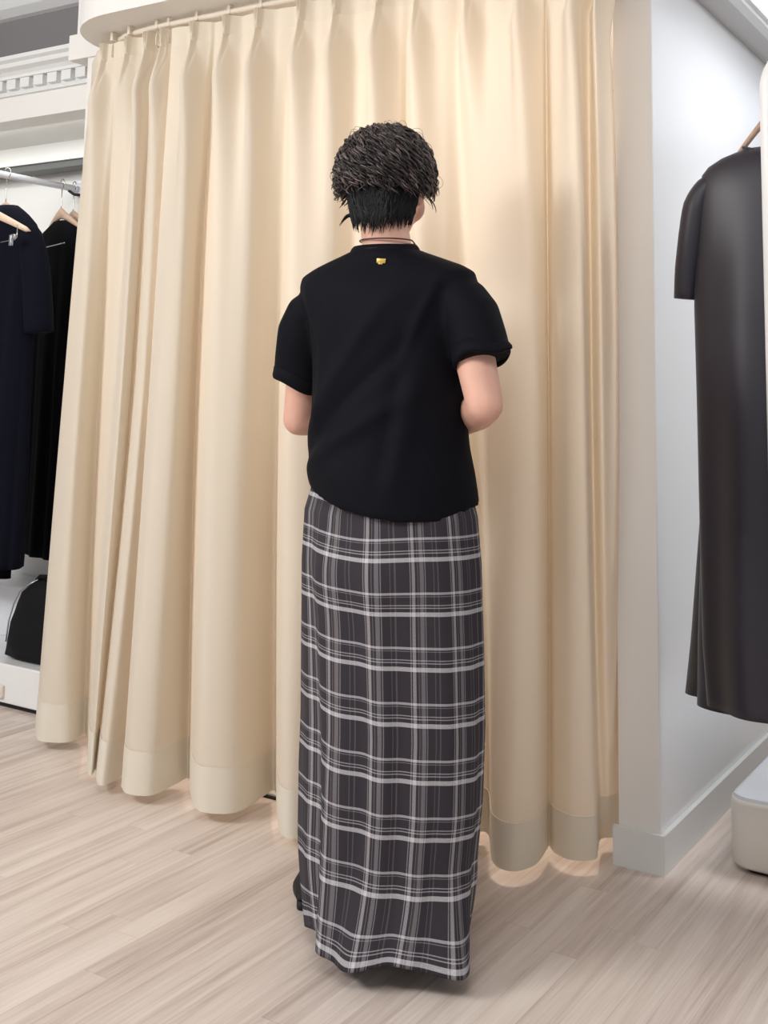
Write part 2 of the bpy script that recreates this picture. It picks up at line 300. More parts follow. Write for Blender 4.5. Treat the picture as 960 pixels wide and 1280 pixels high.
# ------------------------------------------------------------------ curtains
YC = 2.50; ZT, ZP, ZM, ZB = 2.176, 2.118, 1.12, .03
def curtain(name, keys, pleats, label, bend=None, per=24):
    """keys: (top px, top depth, mid px, mid depth, hem px, hem py) for each ridge, flank and valley"""
    T = []; Mi = []; B = []
    for (a, da, m_, dm, hx, hy) in keys:
        p = ony(a, 60, YC+da); T.append((p[0], YC+da)); p = ony(m_, 480, YC+dm); Mi.append((p[0], YC+dm)); p = onz(hx, hy, ZB); B.append((p[0], p[1]))
    T, Mi, B = catmull(T, per), catmull(Mi, per), catmull(B, per)
    px_x = [ony(px, 60, YC)[0] for px, _ in pleats]; w_ = 1+sum(5*np.exp(-((T[:, 0]-x)/.016)**2) for x in px_x)   # finer columns at the pleats
    cw = np.concatenate([[0], np.cumsum((w_[1:]+w_[:-1])/2)]); q_ = np.interp(np.linspace(0, cw[-1], int(len(T)*1.35)), cw, np.arange(len(T)))
    T, Mi, B = [np.stack([np.interp(q_, np.arange(len(A)), A[:, k]) for k in (0, 1)], 1) for A in (T, Mi, B)]; n = len(T)
    um = (ZP-ZM)/(ZP-ZB)
    pl = [(np.argmin(abs(T[:, 0]-ony(px, 60, YC)[0])), s) for px, s in pleats]
    def row(z, off=0.):
        u = max(0, (ZP-z)/(ZP-ZB)); l0 = (u-um)*(u-1)/um; l1 = u*(u-1)/(um*(um-1)); l2 = u*(u-um)/(1-um)
        if u < um: f = u/um; f = f*(1.35-.35*f); P = T*(1-f)+Mi*f; Q = T*l0+Mi*l1+B*l2; P = P*.5+Q*.5
        else: P = T*l0+Mi*l1+B*l2
        P = P.copy(); dz = ZP-z
        for (i, s) in pl:
            dx = (T[:, 0]-T[i, 0])
            if dz < 0:      # heading: three thin folds side by side above the pinch
                sp_ = .0045+.05*(-dz); g = sum(np.exp(-((dx-o_)/.0030)**2) for o_ in (-sp_, 0, sp_)); P[:, 1] -= s*(.018+.03*(-dz))*np.minimum(g, 1)
            else:           # below the pinch the fold opens into a round bulb with two soft creases
                q = min(1, dz/.13); q = q*q*(3-2*q); sg = .0050+.027*q+.03*max(0, dz-.16); am = (.020+.028*q)*math.exp(-max(0, dz-.14)/.30)
                P[:, 1] -= s*am*np.exp(-np.abs(dx/sg)**2.6)
                cr = .006*math.exp(-((dz-.05)/.045)**2); P[:, 1] += s*cr*(np.exp(-((dx-.004-.09*dz)/.0035)**2)+.8*np.exp(-((dx+.003+.05*dz)/.003)**2))
            P[:, 1] += s*.014*math.exp(-abs(dz)/.3)*np.exp(-((np.abs(dx)-.036)/.022)**2)
        if bend is not None: P = bend(P)
        P[:, 1] -= off
        return [(x, y, z) for x, y in P]
    def grid(zs, off=0.):
        V = [p for z in zs for p in row(z, off)]; Fc = []
        for i in range(len(zs)-1):
            for j in range(n-1): Fc.append((i*n+j, i*n+j+1, (i+1)*n+j+1, (i+1)*n+j))
        return mk(V, Fc)
    base = B.mean(0); root = thing(name, (base[0], base[1], 0), label, 'curtain', 'cream curtain panels of the fitting room')
    zs = list(np.linspace(ZP, 1.7, 40))+list(np.linspace(1.66, .14, 40))
    link('drape', grid(zs), MCURT, root); link('heading', grid(list(np.linspace(ZT, ZP, 8))), MHEAD, root)
    h = list(np.linspace(.14, ZB, 7)); link('hem', grid(h, .0015), MHEM, root)
    return root, pl, T
KR = [(214, 0, 187, -.06, 152, 983), (228, 0, 200, -.09, 160, 992), (245, -.01, 222, -.075, 190, 994), (258, 0, 236, -.01, 220, 980), (267, .015, 246, .06, 236, 973),
      (274, .01, 250, .0, 238, 990), (285, -.01, 262, -.085, 246, 1011), (303, .005, 283, -.085, 270, 1017), (325, -.01, 308, -.055, 300, 1014), (347, .01, 330, .02, 327, 997), (362, .015, 347, .06, 344, 988),
      (369, .0, 351, .0, 346, 1012), (378, -.01, 360, -.08, 351, 1041), (400, .0, 385, -.075, 371, 1048), (422, -.01, 415, -.03, 408, 1036), (446, .01, 440, .04, 440, 1012),
      (460, .0, 452, -.03, 447, 1045), (475, -.01, 468, -.07, 460, 1062), (498, .01, 498, -.01, 498, 1058), (511, .015, 511, .05, 526, 1024), (522, -.01, 523, -.06, 534, 1064), (552, .005, 556, -.02, 568, 1060),
      (577, .01, 584, .05, 597, 1041), (586, -.01, 602, .02, 611, 1044), (608, .005, 614, -.05, 616, 1077), (630, .005, 638, -.085, 640, 1089), (653, -.01, 668, -.07, 669, 1081), (675, .005, 682, -.01, 683, 1063),
      (681, .015, 686, .045, 687, 1057), (690, .0, 691, .0, 694, 1066), (705, -.005, 710, -.055, 716, 1075), (722, -.01, 730, -.055, 744, 1074), (731, .0, 735, .0, 748, 1062), (740, .015, 740, .06, 751, 1049), (752, .0, 756, .045, 763, 1047), (771, .26, 776, .27, 777, 1045)]
CR, plR, TR = curtain('curtain', KR, [(245, 1), (285, 1), (325, 1), (378, 1), (422, 1), (475, 1), (522, .9), (586, 1), (653, 1), (722, 1), (752, .6)],
                      'wide right cream curtain panel with deep folds hanging behind the standing person')
KL = [(116, .16, 80, .13, 44, 914), (124, .04, 84, .07, 48, 925), (133, .02, 98, .03, 66, 928), (146, .015, 110, .06, 88, 927), (155, .01, 124, .12, 106, 917), (162, 0, 130, .10, 112, 930), (170, .01, 140, .02, 109, 955),
      (178, .0, 146, -.01, 110, 966), (186, -.005, 153, -.04, 115, 969), (193, .01, 164, .0, 119, 962), (199, .01, 167, .03, 120, 962), (205, -.01, 172, -.02, 122, 979), (210, .0, 181, -.03, 133, 981), (218, .01, 192, .01, 152, 970), (224, .02, 200, .05, 163, 962)]
CL, plL, TL = curtain('curtain', KL, [(125, 1), (160, .9), (186, 1), (206, 1)], 'narrow left cream curtain panel wrapping round the rounded corner of the fitting room')
# track under the header, with gliders and hooks
t = thing('curtain_track', (-1.9, 2.5, 2.19), 'pale curtain track with hooks under the rounded header at the top left', 'curtain track')
path = [(x, 2.505, 2.192) for x in np.linspace(XW-.1, -2.42, 12)]+[(-2.50, 2.512, 2.192), (-2.58, 2.525, 2.192), (-2.65, 2.555, 2.192), (-2.70, 2.61, 2.192), (-2.72, 2.68, 2.192)]
MB().tube(path, .009, 8).build('rail', MTRACK, t)
for px in (133, 160, 195, 210, 245, 285, 325, 378, 422, 475, 522, 586, 653, 722):
    p = ony(px, 60, YC); yy = 2.505+(.0 if p[0] > -2.5 else (p[0]+2.5)**2*1.2)
    b = MB(); b.box((p[0]-.006, yy-.010, 2.184), (p[0]+.006, yy+.010, 2.2118), .002)
    b.tube([(p[0], yy, 2.178), (p[0], yy-.006, 2.160), (p[0], yy-.006, 2.135), (p[0], yy+.006, 2.128), (p[0], yy+.008, 2.145)], .002, 6); b.build('hook', MTRACK, t)
q0, q1 = onz(330, 991, .012), onz(352, 996, .012)
b = MB(); b.box((q0[0]-.03, q0[1], .0), (q1[0]+.10, q0[1]+.02, .006), .001); o = b.build('floor_strip', MGAP, None, False); tag(o, 'dark floor strip with a pale ridge showing under the curtain left of the skirt', 'floor strip')
MB().tube([(q0[0]-.02, q0[1]+.01, .009), (q1[0]+.09, q0[1]+.01, .009)], .0045, 8).build('pale_ridge', MTRIM, o)
# ------------------------------------------------------------------ person
P0 = np.array([-1.315, 2.07, 0]); vd = _n([P0[0], P0[1], 0]); rt = np.array([vd[1], -vd[0], 0])
def sect(py, l, r):
    a, b = onplane(l, py, P0, vd), onplane(r, py, P0, vd); return (a+b)/2, np.linalg.norm((b-a)[:2])/2
def ell(c, w, ratio, n=64, z=None):
    a = w/math.sqrt(rt[0]**2+(ratio*rt[1])**2); return [Vector((c[0]+a*math.cos(2*math.pi*j/n), c[1]+a*ratio*math.sin(2*math.pi*j/n), c[2] if z is None else z)) for j in range(n)]
person = thing('person', (-1.315, 2.07, 0), 'person with short curly hair, black t-shirt and long plaid skirt, back turned, facing the curtain', 'person')
TEE = [(640, 384, 598, .84), (600, 383, 592, .82), (560, 386, 586, .78), (520, 388, 583, .75), (480, 389, 583, .72), (440, 388, 585, .68), (405, 384, 590, .64)]
TS = [sect(*k[:3])+(k[3],) for k in TEE]
for (z, a, q) in ((1.30, .204, .110), (1.328, .216, .100), (1.350, .212, .088), (1.366, .182, .080), (1.379, .146, .075), (1.390, .112, .070), (1.398, .088, .067), (1.403, .079, .063)):
    r = q/a; TS.append((np.array([-1.313, 2.07, z]), a*math.sqrt(rt[0]**2+(r*rt[1])**2), r))
zs_t = [s[0][2] for s in TS]
# --- body: one continuous fused surface
b = MB()
rings = []
for c, w, r in TS:
    rings.append(ell(c, max(w*.86-.004, .03), r*.95, 32))
b.loft(rings)
pel = Vector((P0[0], P0[1]+.0, .86)); b.ball(pel, .16, (.98, .72, .75))
hc = Vector(onplane(481, 228, P0+vd*.02, vd)); HC = Vector((hc.x, hc.y+.01, 1.547))
yaw = math.radians(14); RH = Matrix.Rotation(yaw, 3, 'Z') @ Matrix.Rotation(math.radians(-6), 3, 'X')
def hp(x, y, z): return HC+RH @ Vector((x, y, z))
b.ball(HC, .1, (.76, .93, 1.02), RH, 28); b.ball(hp(0, .03, -.055), .06, (.92, .95, 1.05), RH); b.ball(hp(0, .052, -.088), .030, (1.1, 1, .8), RH)
for sx in (-1, 1):
    b.ball(hp(sx*.040, .055, -.035), .032, (1, .8, 1.1), RH); b.ball(hp(sx*.078, -.005, -.018), .030, (.32, .62, 1.05), RH, 14)
b.capsule([hp(0, .092, .012), hp(0, .108, -.028)], [.010, .015], 10); b.ball(hp(-.012, .1, -.032), .009); b.ball(hp(.012, .1, -.032), .009)
b.ball(hp(0, .090, -.058), .016, (1.5, .6, .45), RH); b.ball(hp(0, .088, -.068), .016, (1.3, .6, .5), RH)
for sx in (-1, 1): b.ball(hp(sx*.032, .085, .020), .018, (1.3, .6, .5), RH)
nb = Vector(onplane(483, 318, P0, vd)); b.capsule([nb+Vector((0, .0, -.06)), nb+Vector((0, .004, .01)), hp(0, -.018, -.075), hp(0, -.005, -.02)], [.066, .054, .052, .055])
def limb(spec, side):
    sh, el, wr = map(Vector, spec); sh = sh.lerp(el, .22); m1 = sh.lerp(el, .5); m2 = el.lerp(wr, .3)
    b.capsule([sh, m1, el], [.044, .041, .037]); b.capsule([el, m2, wr], [.037, .039, .025])
shL, shR = Vector((-1.505, 2.075, 1.292)), Vector((-1.125, 2.065, 1.302))
elL = Vector(ony(374, 524, 2.115)); elR = Vector(ony(606, 506, 2.035))
wrL, wrR = Vector((-1.395, 2.315, 1.04)), Vector((-1.245, 2.29, 1.03))
limb((shL, elL, wrL), -1); limb((shR, elR, wrR), 1)
def hand(wr, el, side):
    d = (Vector((P0[0], 2.345, 1.03+.01*side))-wr).normalized(); n = Vector((0, .35, 1)).normalized(); n = (n-d*n.dot(d)).normalized(); s_ = d.cross(n)*side
    b.capsule([wr, wr+d*.035], [.026, .026]); pm = wr+d*.06
    for k in range(4):
        o0 = wr+d*.03+s_*(-.026+.0175*k); o1 = pm+d*.028+s_*(-.030+.020*k); L = [.036, .042, .039, .030][k]
        c1 = o1+d*L-n*.008; c2 = c1+(d*.55-n*.8).normalized()*L*.7; c3 = c2+(d*.05-n).normalized()*L*.55
        b.capsule([o0, o1, c1, c2, c3], [.014, .0105, .009, .0082, .0072], 10)
    t0 = wr+d*.028-s_*.024; t1 = t0+(d*.5-s_*.75).normalized()*.034; t2 = t1+(d*.9-s_*.2-n*.2).normalized()*.028; b.capsule([wr+d*.015-s_*.01, t0, t1, t2], [.016, .014, .0105, .0085], 10)
hand(wrL, elL, -1); hand(wrR, elR, 1)
ftL, ftR = Vector((-1.536, 2.24, 0)), Vector((-1.26, 2.19, 0))
for hx, ft in ((-1.40, ftL), (-1.235, ftR)):
    kn = Vector(((hx+ft.x)/2+(.03 if ft.x < -1.4 else 0), (P0[1]+ft.y)/2+.02, .46))
    b.capsule([(hx, P0[1], .82), kn, ft+Vector((.03 if ft.x < -1.4 else 0, -.05, .10))], [.085, .056, .036]); b.capsule([ft+Vector((.03 if ft.x < -1.4 else 0, -.05, .10)), ft+Vector((0, -.055, .05)), ft+Vector((0, .04, .035)), ft+Vector((0, .10, .025))], [.036, .033, .03, .022])
link('body', b.fused(.0055, 5), MSKIN, person)
for sx in (-1, 1): MB().ball(hp(sx*.031, .082, .008), .0125).build('eye', MEYE, person)
# --- t-shirt
b = MB(); NR = 72; rr = []
for i, (c, w, r) in enumerate(TS):
    ring = ell(c, w, r, NR)
    if i < 3:
        f = (1, .5, .15)[i]
        for j, p in enumerate(ring):
            a = 2*math.pi*j/NR; zt = .888-(.018 if math.cos(a) > 0 else .050)*math.cos(a)-.033*max(0, -math.sin(a))+.006*math.sin(3*a)
            p.z = p.z*(1-f)+(zt+(0, .08, .16)[i])*f
    rr.append(ring)
b.loft(rr)
cufL, cufR = Vector(ony(378, 474, 2.112)), Vector(ony(603, 449, 2.045))
def sleeve(sh, cu, f):
    d = (cu-sh); out_ = Vector((math.copysign(1, d.x), 0, .25)).normalized()
    P = [sh-out_*.06+Vector((0, 0, -.0)), sh-out_*.02+Vector((0, 0, -.0)), sh+out_*.004+Vector((0, 0, -.02)), sh.lerp(cu, .35)+out_*.006, sh.lerp(cu, .7)+out_*.004, cu]
    b.tube(P, [.048, .052, .056, .058*f, .058*f, .058*f], 28)
sleeve(shL, cufL, 1.14); sleeve(shR, cufR, 1.)
me = b.fused(.006, 10)
# creases: diagonal pulls from the left hem up to the right shoulder, side gathers, seam lines
co = np.empty(len(me.vertices)*3); me.vertices.foreach_get('co', co); co = co.reshape(-1, 3); no = np.empty_like(co.ravel()); me.vertices.foreach_get('normal', no); no = no.reshape(-1, 3)
lx = co[:, 0]-P0[0]; lz = co[:, 2]
def ridge(x0, z0_, x1, z1_, wd, amp):
    d = np.array([x1-x0, z1_-z0_]); L = np.linalg.norm(d); d /= L; s_ = (lx-x0)*d[0]+(lz-z0_)*d[1]; q = -(lx-x0)*d[1]+(lz-z0_)*d[0]
    return amp*np.exp(-(q/wd)**2)*np.clip(1-((s_/L-.5)/.6)**2, 0, 1)
D = ridge(-.17, .96, .08, 1.30, .022, .010)+ridge(-.15, .93, .13, 1.10, .02, .008)-ridge(-.16, .95, .11, 1.2, .018, .008)+ridge(-.10, .98, -.09, 1.28, .014, .004)+ridge(.10, .90, .14, 1.2, .02, .006)-ridge(.07, .9, .11, 1.22, .018, .005)+ridge(-.16, 1.32, -.08, 1.18, .012, .005)+ridge(.17, 1.34, .10, 1.15, .012, .006)
D += .0022*np.array([noise.noise(Vector((p[0]*14, p[1]*14, p[2]*9))) for p in co])
co += no*(D*(co[:, 1] < P0[1]+.1))[:, None]; me.vertices.foreach_set('co', co.ravel())
tee = link('t_shirt', me, MTEE, person)
for cu, sh, sx, kf in ((cufL, shL, -1, 1.14), (cufR, shR, 1, 1.)):      # turned-up cuffs
    d = (cu-sh).normalized(); a = d.cross(Vector((0, 1, 0))).normalized()*kf; c_ = d.cross(a); rings = []
    for (q, r_) in ((-.030, .053), (-.028, .0578), (-.004, .060), (.002, .0585), (.002, .0535), (-.012, .049)):
        rings.append([cu+d*(q+.006*math.sin(3*th)+.006*math.cos(th))+(a*math.cos(th)+c_*math.sin(th))*(r_+(.011*math.exp(-((th-(math.pi if sx*a.x < 0 else 0))/.30)**2) if q > -.02 and r_ > .055 else 0)) for th in np.linspace(0, 2*math.pi, 40, endpoint=False)])
    MB().loft(rings, False).build('cuff', MTEE, tee)
c, w, r = TS[-1]; w = w*.97
b = MB(); nn = 48; rings = []
for k in range(nn+1):
    a = 2*math.pi*k/nn; e = w/math.sqrt(rt[0]**2+(r*rt[1])**2); ct = Vector((c[0]+e*math.cos(a), c[1]+e*r*math.sin(a), c[2]-.002-.022*max(0, math.sin(a))))
    o_ = Vector((math.cos(a), math.sin(a), 0)); rings.append([ct+o_*.004*math.cos(q)+Vector((0, 0, .010*math.sin(q)))+o_*(-.004*math.sin(q)) for q in np.linspace(0, 2*math.pi, 10, endpoint=False)])
b.loft(rings, False).build('collar', MTEE, tee)
tp = onplane(477.5, 325, P0, vd)
sb = min((v.co for v in me.vertices), key=lambda v: (v-Vector(CAM)).cross(Vector(ray(477.5, 325)).normalized()).length+(0 if v.y < P0[1] else 9))
b = MB(); b.box((-.010, -.0015, -.005), (.010, .0015, .005), .0012); b.box((-.006, -.0018, -.0075), (.004, .0016, -.004), .0008); o = b.build('metal_tag', MGOLD, tee)
o.matrix_parent_inverse = Matrix.Identity(4); o.matrix_world = Matrix.Translation(sb+Vector((.0015, -.004, 0))) @ Matrix.Rotation(math.radians(12), 4, 'Z') @ Matrix.Rotation(math.radians(4), 4, 'Y'); o['label'] = 'small gold metal tag below the collar'
o.parent = tee; o.matrix_parent_inverse = Matrix.Identity(4)
# --- plaid skirt
SK = [(585, 396, 580), (640, 380, 594), (700, 378, 599), (800, 379, 602), (900, 381, 603), (990, 380, 600), (1050, 379, 594)]
NS = 240; V_OFF = ony(490, 698, 1.95)[2]-.15*PER_V
ss = [sect(*k) for k in SK]
hem_px = [(584, 1178), (580, 1213), (545, 1218), (500, 1216), (460, 1213), (430, 1209), (404, 1190), (388, 1142), (377, 1098)]
hem = [onz(x, y, .045)[:2] for x, y in hem_px]; hem += [hem[-1]+np.array([.05, .11]), hem[-1]+np.array([.21, .13]), hem[0]+np.array([-.17, .17]), hem[0]+np.array([-.07, .09])]
hl = catmull(np.array(hem+[hem[0]]), 40); hcen = hl.mean(0); ang = np.arctan2(hl[:, 1]-hcen[1], hl[:, 0]-hcen[0]); order = np.argsort(ang); rad = np.hypot(hl[:, 0]-hcen[0], hl[:, 1]-hcen[1])[order]; ang = ang[order]
ang = np.concatenate([ang-2*math.pi, ang, ang+2*math.pi]); rad = np.tile(rad, 3)
th = np.arange(NS)*2*math.pi/NS
hr = np.interp(th, ang, rad); hemxy = np.stack([hcen[0]+hr*np.cos(th), hcen[1]+hr*np.sin(th)], 1)
Z = [s[0][2] for s in ss]+[.045]; XY = []
for c, w in ss:
    ratio = .70; a = w/math.sqrt(rt[0]**2+(ratio*rt[1])**2); XY.append(np.stack([c[0]+a*np.cos(th), c[1]+a*ratio*np.sin(th)], 1))
XY.append(hemxy); XY = np.array(XY); Z = np.array(Z)
zz = np.linspace(Z[0], Z[-1], 130); V = []; UVv = []
for z in zz:
    i = min(max(int(np.searchsorted(-Z, -z))-1, 0), len(Z)-2); t_ = (Z[i]-z)/(Z[i]-Z[i+1])
    if i == len(Z)-2: t_ = t_*t_*(1.6-.6*t_)
    P = XY[i]*(1-t_)+XY[i+1]*t_
    k = (Z[0]-z)/(Z[0]-Z[-1]); cen = P.mean(0); o_ = P-cen; o_ /= np.linalg.norm(o_, axis=1)[:, None]
    # folds: left side gathers, one diagonal pull from the hip to the left hem, soft folds elsewhere; low near the hip
    g = lambda c0, wd: np.exp(-(((th-c0+math.pi) % (2*math.pi)-math.pi)/wd)**2)
    amp = min(1, max(0, k-.06)*1.6)
    d = .012*g(3.70-.10*k, .20)-.010*g(4.02+.05*k, .16)+.012*g(4.26+.20*math.sin(2.6*k), .16)-.013*g(4.52+.26*math.sin(2.6*k), .17)+.008*g(4.95-.12*k, .2)-.006*g(5.35-.1*k, .2)+.006*g(5.9, .2)
    d = 1.35*d*amp+.003*np.sin(th*9+4*k)*k+.002*np.sin(th*17-3*k)*min(1, k*2)
    # seat
    d = d+.012*g(4.7, .6)*math.exp(-((z-.74)/.07)**2)
    P = P+o_*d[:, None]
    away = np.clip(o_ @ vd[:2], 0, 1); P = P+vd[None, :2]*(away*.11*min(1, .1+k*1.6)*(1-max(0, (k-.96)/.04)))[:, None]   # room for the stride in front
    sag = .016*g(3.9, .5)*min(1, k*1.6)-.010*g(4.75, .5)*math.exp(-((k-.1)/.2)**2)
    hemz = .0 if k < .9 else (k-.9)/.1
    V += [(x, y, z+hemz*.008*math.sin(5*a)) for (x, y), a in zip(P, th)]
    UVv.append(np.stack([th*(.157), np.full(NS, z)-sag-V_OFF], 1))
nr = len(zz); Fc = []; 
for i in range(nr-1):
    for j in range(NS): Fc.append((i*NS+j, i*NS+(j+1) % NS, (i+1)*NS+(j+1) % NS, (i+1)*NS+j))
me = mk(V, Fc); uvl = me.uv_layers.new(name='UVMap'); UVv = np.concatenate(UVv); luv = np.empty((len(me.loops), 2)); k = 0
for i in range(nr-1):
    for j in range(NS):
        for (ii, jj) in ((i, j), (i, j+1), (i+1, j+1), (i+1, j)):
            u = UVv[ii*NS+jj % NS].copy(); u[0] += (2*math.pi*.157 if jj == NS else 0); luv[k] = u; k += 1
uvl.data.foreach_set('uv', luv.ravel()); skirt = link('skirt', me, MPLAID, person)
sm = skirt.modifiers.new('thickness', 'SOLIDIFY'); sm.thickness = .0015; sm.offset = -1
# --- shoes
for ft in (ftL, ftR):
    b = MB(); rings = []
    for (y, w, h) in ((-.115, .012, .03), (-.11, .026, .055), (-.07, .034, .075), (-.02, .036, .07), (.04, .041, .055), (.09, .044, .045), (.125, .036, .036), (.145, .016, .024)):
        rings.append([ft+Vector((w*math.cos(a), y, .012+h/2+h/2*math.sin(a))) for a in np.linspace(0, 2*math.pi, 20, endpoint=False)])
    b.loft(rings); so = MB(); rings = []
    o = b.build('shoe', MSHOE, person)
    for z in (.0005, .016): rings.append([ft+Vector((.043*math.cos(a)*(1-.12*(math.sin(a) < 0)), .015+.135*math.sin(a), z)) for a in np.linspace(0, 2*math.pi, 32, endpoint=False)])
    so.loft(rings).build('sole', MGAP, o)
# --- cord necklace
for (dz, f, dr) in ((.016, 1.0, .002), (.0, 1.16, .002)):
    pts = []
    for k in range(41):
        a = 2*math.pi*k/40; pts.append(nb+Vector(((.058*f+dr)*math.cos(a), .004+(.058*f+dr)*math.sin(a), .012+dz-.02*max(0, math.sin(a))+(.0 if dz else .006*math.cos(2*a)))))
    MB().tube(pts, .0016, 6, cap=False).build('necklace', MCORD, person)
# --- hair: a dark cap with curly locks above and a straight cropped nape
b = MB(); b.ball(hp(0, -.012, .022), .1, (.90, 1.0, .93), RH, 32)
cap = b.build('hair', MHAIR, person)
def lock(mb, pts, r0, n=5):
    m_ = len(pts); mb.tube(pts, [r0*(.55+.45*math.sin(math.pi*min(1, .25+i/m_)))*(1 if i < m_-3 else (m_-i)/4) for i in range(m_)], n, cap=True)
cu = MB(); cv = MB()
for k in range(1900):
    az = random.uniform(0, 2*math.pi); f_front = math.sin(az) > .55
    th0 = math.acos(1-random.random()*.95)*random.uniform(.5, 1.) if k % 3 else random.uniform(.05, .7)
    th1 = min(th0+random.uniform(.7, 1.25), (1.30 if f_front else random.uniform(1.95, 2.6)))
    if k > 1250: az = random.uniform(2.9, 6.5); th0 = random.uniform(1.0, 1.75); th1 = th0+random.uniform(.55, .85)
    if th1-th0 < .25: th0 = th1-.5
    ph = random.uniform(0, 6.28); wl = random.uniform(.036, .060); aw = random.uniform(.007, .015); ar = random.uniform(.004, .010); dr = random.uniform(-.006, .008); drift = random.uniform(-.3, .3)
    pts = []; N = 20
    for i in range(N):
        t_ = i/(N-1); q = th0+(th1-th0)*t_; s_ = (q-th0)*.1; ww = min(1, .35+t_*1.2)
        rr_ = 1+dr/.1; qh = min(q, 1.62); qq = max(0, q-1.62); e = Vector(((math.sin(qh)-.03*qq)*math.cos(az+drift*t_)*.098, (math.sin(qh)-.03*qq)*math.sin(az+drift*t_)*.108, (math.cos(qh)-qq*.72)*.098))*rr_
        nrm = e.normalized(); dn = Vector((math.cos(qh)*math.cos(az), math.cos(qh)*math.sin(az), -math.sin(qh))).normalized(); sd = nrm.cross(dn)
        fl = .012*max(0, t_-.6)*(1 if th1 > 1.6 else 0)
        pts.append(hp(0, -.012, .026)+RH @ (e+sd*(aw*ww*math.sin(ph+6.283*s_/wl))+nrm*(ar*ww*math.cos(ph+6.283*s_/wl)+fl)))
    lock(cv if k % 3 == 0 else cu, pts, random.uniform(.0014, .0036))
cu.build('curly_locks', MHAIR, cap)['kind'] = 'stuff'; o = cv.build('sheen_curly_locks', MHAIR3, cap); o['kind'] = 'stuff'; o['label'] = 'greyish brown wavy locks with the hair highlights put into their colour'
nl = MB(); nl.ball(hp(0, -.030, -.048), .075, (.76, .68, .84), RH, 24)
for k in range(420):
    az = random.uniform(math.pi*.98, math.pi*2.02); z_0 = random.uniform(-.075, .01); L = random.uniform(.045, .085); z_1 = max(z_0-L, -.130+.026*abs(math.cos(az))**2+random.uniform(0, .034)); pts = []
    for i in range(8):
        t_ = i/7; z_ = z_0+(z_1-z_0)*t_; q = max(0, (-.02-z_)/.09); rx = .079-.023*min(q, 1.1)+.004*t_; ry = .076-.024*min(q, 1.1)+.004*t_
        wv = .012*math.sin(4*t_+k); pts.append(hp(0, -.022, 0)+RH @ Vector((rx*math.cos(az+wv*6)+0, ry*math.sin(az+wv*6), z_)))
    lock(nl, pts, random.uniform(.0022, .0045), 4)
for az in (math.pi*1.03, math.pi*1.08):
    pts = [hp(0, -.02, 0)+RH @ Vector(((.066+.03*i/7)*math.cos(az), .06*math.sin(az), -.072-.018*i/7+.008*math.sin(i*.5))) for i in range(8)]; lock(nl, pts, .003, 4)
nl.build('nape_hair', MHAIR2, cap)['label'] = 'straight black cropped hair at the nape'
fw = MB()
for k in range(46):
    az = random.uniform(0, 6.28); q = random.uniform(.2, 1.75); s_ = random.uniform(.010, .026); pts = []; ph = random.uniform(0, 6)
    for i in range(10):
        t_ = i/9; e = Vector((math.sin(q+t_*.35)*math.cos(az+t_*.25)*.103, math.sin(q+t_*.35)*math.sin(az+t_*.25)*.113, math.cos(q+t_*.35)*.103)); pts.append(hp(0, -.012, .026)+RH @ (e*(1+s_/.1*math.sin(math.pi*t_)*.9)))
    fw.tube(pts, .0004, 4)
fw.build('flyaway_strands', MHAIR, cap)['kind'] = 'stuff'
# ------------------------------------------------------------------ hangers and garments
def frame(o, phi): return lambda u, v, z: Vector((o[0]+u*math.cos(phi)-v*math.sin(phi), o[1]+u*math.sin(phi)+v*math.cos(phi), z))
def hanger(loc, zrail, ztop, phi, label, m, hw=.20, drop=.085, tk=.011, hgt=.024, group='wooden coat hangers'):
    fr_ = frame(loc, phi); h = thing('coat_hanger', (loc[0], loc[1], ztop), label, 'coat hanger', group)
    us = np.linspace(-1, 1, 37); rings = []
    for u in us:
        au = abs(u); zc = ztop-.012-drop*(au**1.25)*(1.12-.12*au) ; hh = hgt*(1-.5*au)+(.010*math.exp(-(au/.16)**2)); w = tk*(1-.25*au); bow = .018*au*au
        end = math.sqrt(max(.02, 1-max(0, (au-.93)/.07)**2)); sl = u*.5
        rings.append([fr_(u*hw+.0, bow+w*math.cos(a), zc+hh*.5*end*math.sin(a)*1.0) for a in np.linspace(0, 2*math.pi, 16, endpoint=False)])
    MB().loft(rings).build('wooden_arm', m, h)
    pts = [(0, 0, ztop-.015), (0, 0, ztop+.02)]; zc = zrail-.004; r_ = .019
    top = [(0, 0, ztop+.02+(zc-r_-ztop-.02)*.45)]
    arc = [(-r_*math.sin(a)*1.0, 0, zc-r_*math.cos(a)) for a in np.linspace(0, -math.pi*1.32, 14)]
    P = [fr_(u, v, z) for u, v, z in pts+top+arc]
    MB().tube(P, .0021, 7).build('hook', MMET, h)
    return h
